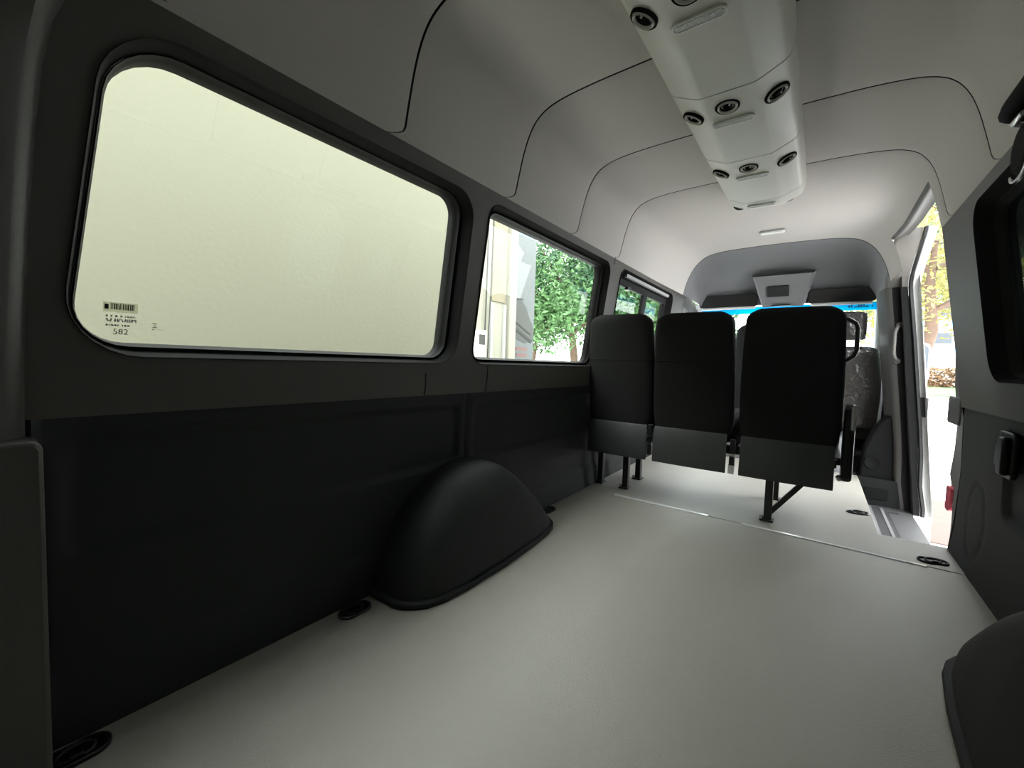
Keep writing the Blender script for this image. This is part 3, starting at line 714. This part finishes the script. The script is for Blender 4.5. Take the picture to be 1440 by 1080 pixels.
# assist grip at the top right edge
h = empty('assist_grip', (.675, 1.43, 1.385)); tag(h, 'black assist grip on the headliner at the upper right photo edge', 'handle')
mb = MB(); mb.tube([(.0, .155, .012), (-.022, .135, .012), (-.03, .09, .012), (-.03, -.12, .012), (-.02, -.16, .012), (.01, -.18, .012)], [.020, .022, .018, .016, .02, .02], 10); mb.build('grip', M['matte'], h, smooth=60)
mb = MB(); mb.tube([(.012, .165, -.012), (-.018, .12, -.020), (-.02, .06, -.022)], [.006, .008, .006], 8); mb.build('grip_edge', M['chrome'], h, smooth=60)
b = empty('belt_anchor', (.700, 1.545, 1.30)); tag(b, 'black oval seat belt anchor below the assist grip at the right photo edge', 'seat belt anchor')
mb = MB(); mb.prism([(.058 * math.cos(a), .060 * math.sin(a)) for a in [2 * PI * k / 24 for k in range(24)]], lambda u, v, w: (-w, u, v), -.01, .035); mb.build('anchor_cover', M['matte'], b, bevel=.012, seg=3)
mb = MB(); mb.tube([(-.03, .050 * math.cos(a), -.05 + .022 * math.sin(a)) for a in [PI + PI * k / 12 for k in range(13)]], .005, 6); mb.build('anchor_loop', M['chrome'], b, smooth=60)
b = empty('lashing_bracket', (.81, 1.99, .52)); tag(b, 'black lashing bracket on the right wall below the tinted window', 'bracket')
mb = MB(); mb.prism(rrect(-.075, .06, -.085, .06, .02, 4), lambda u, v, w: (-w, u, v), -.004, .012); mb.build('bracket_plate', M['black'], b, bevel=.006, seg=3)
mb = MB(); mb.prism(rrect(-.055, -.005, -.075, .045, .012, 4), lambda u, v, w: (-w, u, v), .010, .030); mb.build('bracket_hook', M['black'], b, bevel=.008, seg=3)
mb = MB(); mb.prism(rrect(.015, .045, -.055, .02, .008, 4), lambda u, v, w: (-w, u, v), .010, .022); mb.build('bracket_tab', M['black'], b, bevel=.004)

# glass markings and stickers on the large window
def on_glass(u, v, w, d=.858): return (-(XG(v, d)) + .001 + w, u, v)
stk = empty('window_sticker', on_glass(.215, .815, 0)); tag(stk, 'small barcode sticker and glass marking at the lower left of the large window', 'sticker')
so = stk.location
def gp(mb, a, b, c, e, mi=0, w=.0006): mb.prism([(a, c), (b, c), (b, e), (a, e)], lambda u, v, ww: tuple(Vector(on_glass(u, v, ww)) - so), 0, w, mi)
mb = MB(); gp(mb, .186, .238, .823, .842); mb.build('barcode_label', M['labelfilm'], stk)
mb = MB(); x = .197; random.seed(3)
while x < .233:
    wd = random.choice((.0009, .0012, .002)); gp(mb, x, x + wd, .828, .840, 0, .0012); x += wd + random.choice((.0009, .0014))
gp(mb, .188, .194, .828, .838, 0, .0012)
mb.build('barcode', M['print'], stk)
mb = MB(); random.seed(5)
for z, a, bb in ((.815, .190, .234), (.8085, .190, .236), (.8055, .192, .236), (.797, .190, .226)):
    x = a
    while x < bb:
        wd = random.uniform(.0015, .004); gp(mb, x, min(bb, x + wd), z - .0017, z + .0017); x += wd + random.choice((.001, .0014, .004))
mb.build('marking', M['printgrey'], stk)
def text(body, u, v, size, parent, m, name):
    c = bpy.data.curves.new(name, 'FONT'); c.body = body; c.size = size; c.align_x = 'CENTER'; c.align_y = 'CENTER'; c.extrude = .0002
    c.materials.append(m); t = bpy.data.objects.new(name, c); COL.objects.link(t); bpy.context.view_layer.update()
    me = bpy.data.meshes.new_from_object(t.evaluated_get(bpy.context.evaluated_depsgraph_get())); bpy.data.objects.remove(t)
    o = bpy.data.objects.new(name, me); COL.objects.link(o)
    ax = Vector((0, 1, 0)); up = (Vector(on_glass(0, 1, 0)) - Vector(on_glass(0, 0, 0))).normalized(); nn = ax.cross(up)
    p = Vector(on_glass(u, v, .0008)) - so
    o.matrix_world = Matrix(((ax.x, up.x, nn.x, p.x), (ax.y, up.y, nn.y, p.y), (ax.z, up.z, nn.z, p.z), (0, 0, 0, 1))); o.parent = parent
    return o
text('582', .212, .784, .016, stk, M['print'], 'marking_number')
mb = MB(); gp(mb, .262, .269, .8045, .8062); gp(mb, .264, .268, .8005, .8022); gp(mb, .262, .270, .7965, .7982); gp(mb, .261, .265, .7925, .794); gp(mb, .270, .281, .7928, .7936); mb.build('glass_stamp', M['print'], stk)

# ------------------------------------------------------------------ sliding door standing open outside
sd = empty('sliding_door', (.95, 2.4, .6)); tag(sd, 'open sliding door standing along the outside of the right wall', 'door')
def sdx(z): return interp([(-.35, .89), (.0, .905), (.5, .925), (.7, .90), (1.5, .80)], z)
lead = [(-.33, 3.02), (.0, 3.06), (.12, 3.10), (.22, 3.22), (.35, 3.20), (.50, 3.22), (.7, 3.20), (1.0, 3.08), (1.35, 2.9), (1.48, 2.8)]
outer = [(1.66, -.33)] + [(y, z) for z, y in lead] + [(1.66, 1.48)]
hole = rrect(1.90, 2.68, .86, 1.20, .05)
vs, fs = fill([outer, hole])
mb = MB(); mb.add([(sdx(v) - .95, u - 2.4, v - .6) for u, v in vs], fs); mb.build('door_trim', M['sill'], sd)
mb = MB(); mb.add([(sdx(v) + .06 - .95, u - 2.4, v - .6) for u, v in vs], fs); mb.build('door_skin', M['white'], sd)
mb = MB(); mb.grid([[(sdx(z) + dx - .95, y - 2.4, z - .6) for z, y in lead] for dx in (0, .03, .06)]); mb.build('leading_edge', M['pillar'], sd, smooth=60)
mb = MB(); mb.grid([[(sdx(v) + dx - .95, u - 2.4, v - .6) for u, v in hole] for dx in (0, .06)], closed=True); mb.build('window_edge', M['seal'], sd)
mb = MB(); mb.prism(hole, lambda u, v, w: (sdx(v) + .03 + w - .95, u - 2.4, v - .6), 0, .004); mb.build('door_window', M['glass'], sd)
mb = MB(); mb.prism(rrect(3.10, 3.34, .49, .64, .02, 3), lambda u, v, w: (w - .95, u - 2.4, v - .6), .905, .94); mb.build('latch_cover', M['pillar'], sd, bevel=.008)
mb = MB(); mb.prism(rrect(3.09, 3.17, .04, .17, .02, 3), lambda u, v, w: (w - .95, u - 2.4, v - .6), .895, .915); mb.build('red_reflector', M['red'], sd, bevel=.004)

# ------------------------------------------------------------------ outside: ground, wall, banner, trees, vehicles
GZ = -.75
mb = MB(); mb.box(-60, 60, -30, 90, GZ - .3, GZ); struct(mb.build('ground', M['concrete']), 'pale concrete paving outside the van')
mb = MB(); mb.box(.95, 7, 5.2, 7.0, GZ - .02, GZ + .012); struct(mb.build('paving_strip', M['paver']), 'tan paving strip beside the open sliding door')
WX = -2.0
bw = empty('boundary_wall', (WX, 0, GZ)); tag(bw, 'pale plastered boundary wall close beside the left windows', 'wall')
mb = MB(); mb.box(-.25, 0, -5.0, 2.32, 0, 3.0); mb.build('wall_dim_part', M['plaster_dim'], bw)  # one wall in two tones, this part darkened in colour for its shade
mb = MB(); mb.box(-.25, 0, 2.32, 3.10, 0, 3.0); mb.build('wall_bright_part', M['cream'], bw)  # same wall, lighter colour standing for more light at its open end
mb = MB(); mb.box(-.28, .03, -5.0, 3.12, 3.0, 3.06); mb.build('coping', M['cream'], bw, bevel=.01)
mb = MB(); mb.box(-.02, .045, 3.02, 3.12, 0, 3.0); mb.build('corner_post', M['cream'], bw, bevel=.01)
mb = MB(); mb.box(-.02, .012, 2.80, 2.99, 2.02, 2.80); mb.build('stained_patch', M['stain'], bw)
mb = MB(); mb.box(-.02, .02, 2.79, 2.815, 0, 2.0); mb.box(-.02, .02, 2.975, 3.0, 0, 2.0); mb.build('door_frame', M['lightgrey'], bw)
mb = MB(); mb.tube([(.02, 2.72, 2.98), (.02, 2.72, 2.3), (.02, 2.70, 1.2), (.02, 2.69, 0)], .006, 6); mb.tube([(.03, 2.78, 2.98), (.03, 2.775, 2.6), (.03, 2.74, 1.5), (.03, 2.70, .6)], .005, 6); mb.build('cable', M['print'], bw)
mbx = empty('meter_box', (WX, 2.60, .88)); tag(mbx, 'white electric meter box with dark window on the cream wall', 'meter box')
mb = MB(); mb.box(0, .07, -.06, .075, -.10, .12); mb.build('box', M['white'], mbx, bevel=.006)
mb = MB(); mb.box(.07, .074, -.02, .055, .0, .085); mb.build('meter_window', M['print'], mbx)
bn = empty('banner', (WX, 3.12, 0)); tag(bn, 'tall grey printed banner with a dark car picture beside the cream wall', 'banner')
mb = MB(); mb.box(-.02, .0, .01, .36, -.3, 2.02); mb.build('sheet', M['banner'], bn)
mb = MB(); mb.box(0, .002, .01, .36, 1.93, 2.02); mb.build('printed_sky', M['bannersky'], bn)
mb = MB()
car = [(.02, .98), (.02, 1.24), (.06, 1.33), (.14, 1.33), (.22, 1.27), (.28, 1.17), (.33, 1.12), (.35, 1.05), (.35, .96), (.2, .93)]
mb.prism(car, lambda u, v, w: (w, u, v), 0, .003); mb.build('printed_car', M['bannercar'], bn)
for p0, p1, hh in (((.003, .02, 1.33), (.003, .16, 1.345), .012), ((.003, .05, 1.12), (.003, .30, 1.02), .016), ((.003, .03, 1.06), (.003, .32, .95), .03)):
    mb = MB(); mb.bar(p0, p1, .006, hh); mb.build('printed_highlight', M['stepdark'], bn)
mb = MB(); random.seed(11)
for z in (.86, .80, .74, .66, .60, .54): 
    mb.box(0, .003, .05 + random.random() * .03, .22 + random.random() * .06, z, z + .03)
mb.build('printed_lettering', M['bannerred'], bn)

def tree(loc, h, cr, leaf, trunk_r, label, n, group, seed, crown_z=.62, lean=(0, 0), cat='tree', ls=.16, squash=.8):
    rnd = random.Random(seed); x, y, z = loc
    e = empty('tree', loc); tag(e, label, cat, group)
    mb = MB(); top = Vector((lean[0], lean[1], h * crown_z))
    pts = [Vector((0, 0, 0)), top * .35 + Vector((rnd.uniform(-.1, .1), 0, 0)), top * .7 + Vector((rnd.uniform(-.15, .15), 0, 0)), top, top * 1.25]
    mb.tube(pts, [trunk_r, trunk_r * .85, trunk_r * .7, trunk_r * .5, trunk_r * .25], 8)
    tips = []
    for k in range(8):
        a = rnd.uniform(0, 2 * PI); b0 = pts[2].lerp(pts[4], rnd.random()); d = Vector((math.cos(a), math.sin(a), rnd.uniform(.2, .9))) * cr * rnd.uniform(.6, .95)
        mb.tube([b0, b0 + d * .5 + Vector((0, 0, .1)), b0 + d], [trunk_r * .4, trunk_r * .25, trunk_r * .1], 6); tips.append(b0 + d)
    mb.build('trunk', M['bark'], e, smooth=60)
    mb = MB(); cs = [(Vector((lean[0], lean[1], h * (1 - .5 * (1 - crown_z)))), cr)] 
    blobs = [(t, cr * rnd.uniform(.35, .6)) for t in tips] + [(Vector((rnd.uniform(-.6, .6) * cr + lean[0], rnd.uniform(-.6, .6) * cr + lean[1], h * rnd.uniform(crown_z * .75, 1))), cr * rnd.uniform(.35, .55)) for _ in range(9)]
    for k in range(n):
        c, r = rnd.choice(blobs); d = Vector((rnd.gauss(0, 1), rnd.gauss(0, 1), rnd.gauss(0, 1))); d.normalize()
        p = c + d * r * rnd.random() ** .4 * Vector((1, 1, squash)).length / 1.6
        u = Vector((rnd.gauss(0, 1), rnd.gauss(0, 1), rnd.gauss(0, .6))).normalized(); v = u.orthogonal().normalized(); s = ls * rnd.uniform(.6, 1.3)
        mb.add([p - u * s, p + v * s * .45, p + u * s, p - v * s * .45 + u.cross(v) * s * .15], [(0, 1, 2, 3)])
    mb.build('crown', M[leaf], e, fix=False)
    return e
TG = 'trees left of the van'
tree((-8.6, 13.5, GZ), 5.6, 2.0, 'leafg', .10, 'slim green tree nearest the banner outside the left windows', 7000, TG, 1, .60, ls=.10)
tree((-7.2, 14.5, GZ), 6.4, 2.3, 'leafd', .20, 'leaning green tree with a forked trunk beyond the second left window', 9000, TG, 2, .55, (-.6, 0), ls=.10)
tree((-7.8, 21, GZ), 8.2, 3.2, 'leafg', .22, 'tall green tree behind the leaning tree', 7000, TG, 3, .55, ls=.16)
tree((-6.0, 17.0, GZ), 6.0, 2.3, 'leafg', .16, 'green tree seen through the sliding window', 6000, TG, 4, .5, ls=.13)
tree((-4.6, 16.0, GZ), 5.0, 2.0, 'leafg', .14, 'green tree beyond the sliding window edge near the cab', 5000, TG, 5, .5, ls=.13)
tree((-1.2, 20.0, GZ), 3.3, 1.5, 'leafg', .16, 'pale green tree seen through the windscreen', 1800, 'trees ahead of the van', 6, .5, ls=.2)
TR = 'trees right of the van'
tree((2.1, 13.5, GZ), 6.6, 2.3, 'leafy', .17, 'yellow-green tree with a reddish trunk framed by the door opening', 9000, TR, 8, .55, (.15, 0), ls=.07)
tree((4.4, 21.0, GZ), 9.2, 3.4, 'leafy', .2, 'taller yellow-green tree behind the one in the door opening', 8000, TR, 9, .6, ls=.11)
tree((2.9, 27.0, GZ), 10.0, 3.0, 'leafg', .2, 'far green tree above the hedge in the door opening', 4000, TR, 10, .6, ls=.16)
mb = MB(); rnd = random.Random(4)
for k in range(900):
    p = Vector((rnd.gauss(0, .34), rnd.gauss(0, .3), abs(rnd.gauss(.45, .28)))); u = Vector((rnd.gauss(0, 1), rnd.gauss(0, 1), rnd.gauss(0, 1))).normalized(); v = u.orthogonal().normalized(); s = .07
    mb.add([p - u * s, p + v * s * .5, p + u * s, p - v * s * .5], [(0, 1, 2, 3)])
o = mb.build('bush', M['yellow'], fix=False, loc=(-7.9, 12.8, GZ)); tag(o, 'small bright yellow bush at the foot of the slim tree', 'bush')
mb = MB(); mb.prism([(42, GZ), (42.1, GZ + .08), (60, GZ + .30), (66, GZ + .30), (66, GZ)], lambda u, v, w: (w, u, v), 2, 45); struct(mb.build('lawn', M['grass']), 'strip of mown lawn beyond the paving')
mb = MB(); rnd = random.Random(14)
for k in range(5200):
    p = Vector((rnd.uniform(5, 24), 61 + abs(rnd.gauss(0, .7)), GZ + .3 + 2.0 * rnd.random() ** 1.2)); u = Vector((rnd.gauss(0, 1), rnd.gauss(0, 1), rnd.gauss(0, .6))).normalized(); v = u.orthogonal().normalized(); s = rnd.uniform(.12, .3)
    mb.add([p - u * s, p + v * s * .5, p + u * s, p - v * s * .5], [(0, 1, 2, 3)])
o = mb.build('hedge', M['leafb'], fix=False); tag(o, 'low dry brown hedge behind the lawn strip', 'hedge')

def vehicle(loc, rot, L, wd, hgt, paint, label, van=False):
    e = empty('parked_car', loc); e.rotation_euler = (0, 0, rot); tag(e, label, 'car', 'parked cars outside')
    if van: prof = [(-L / 2, .35), (-L / 2, 1.1), (-L / 2 + .08, hgt - .1), (-L / 2 + .3, hgt), (L / 2 - 1.3, hgt), (L / 2 - .75, hgt * .60), (L / 2 - .05, hgt * .48), (L / 2, .45), (L / 2 - .05, .3), (-L / 2 + .05, .3)]
    else: prof = [(-L / 2, .45), (-L / 2 + .02, .85), (-L / 2 + .25, hgt * .66), (-L / 2 + .75, hgt), (L / 2 - 2.0, hgt), (L / 2 - 1.25, hgt * .66), (L / 2 - .15, hgt * .54), (L / 2, .5), (L / 2 - .06, .28), (-L / 2 + .06, .28)]
    mb = MB(); mb.prism(prof, lambda u, v, w: (w * (1 if v < hgt * .7 else .86), u, v), -wd / 2, wd / 2); mb.build('body', paint, e, bevel=.05, seg=3)
    yb, yf = (-L / 2 + .3, L / 2 - 1.5) if van else (-L / 2 + .65, L / 2 - 1.75)
    for s in (-1, 1):
        mb = MB(); mb.prism([(yb, hgt * .68), (yf + .35, hgt * .68), (yf, hgt * .92), (yb + .1, hgt * .92)], lambda u, v, w: (s * w, u, v), wd / 2 * .80, wd / 2 * (.945 - 0) if False else wd / 2 * .905); mb.build('side_window', M['carglass'], e)
    for y in (-L / 2 + .85, L / 2 - .85):
        for s in (-1, 1):
            mb = MB(); mb.lathe([(0, .11), (.2, .11), (.21, .09), (.31, .09), (.32, .05), (.32, -.11), (0, -.11)], 20, xf=Matrix.Translation((s * (wd / 2 - .06), y, .32)) @ Matrix.Rotation(s * PI / 2, 4, 'Y')); mb.build('wheel', M['tyre'], e, smooth=40)
    return e
vehicle((-14.5, 21.5, GZ), 1.1, 4.3, 1.75, 1.45, M['white'], 'white parked car glimpsed under the trees left of the van')
vehicle((-11.6, 24.0, GZ), 1.2, 4.2, 1.75, 1.45, M['carblue'], 'blue parked car glimpsed between the left tree trunks')
fb = empty('far_building', (11.2, 76, GZ)); fb.scale = (1.75, 1.2, 1.75); tag(fb, 'distant white building with blue bands seen through the door opening', 'building')
mb = MB(); mb.box(-3.2, 9, 0, 6, 0, 7.4); mb.build('walls', M['white'], fb)
mb = MB()
for z in (2.4, 4.3, 6.3): mb.box(-3.2, 9, -.05, 0, z, z + .55)
mb.build('blue_band', M['bluepanel'], fb)
for z in (3.2, 5.1):
    for x in range(-2, 8, 2):
        mb = MB(); mb.box(x, x + 1.4, -.04, 0, z, z + .8); mb.build('window', M['carglass'], fb)
# right door mirror
dm = empty('wing_mirror', (.95, 4.9, .85)); tag(dm, 'white wing mirror on the right front door', 'mirror')
mb = MB(); mb.prism(rrect(-.10, .10, -.17, .17, .05, 5), lambda u, v, w: (u, w, v), -.05, .05); mb.build('mirror_shell', M['white'], dm, bevel=.02, seg=3)
mb = MB(); mb.prism(rrect(-.085, .085, -.15, .15, .04, 5), lambda u, v, w: (u, w, v), -.056, -.05); mb.build('mirror_face', M['carglass'], dm)
mb = MB(); mb.tube([(-.14, .02, -.18), (-.06, .02, -.17), (.0, .01, -.12)], .022, 8); mb.build('mirror_arm', M['black'], dm, smooth=60)
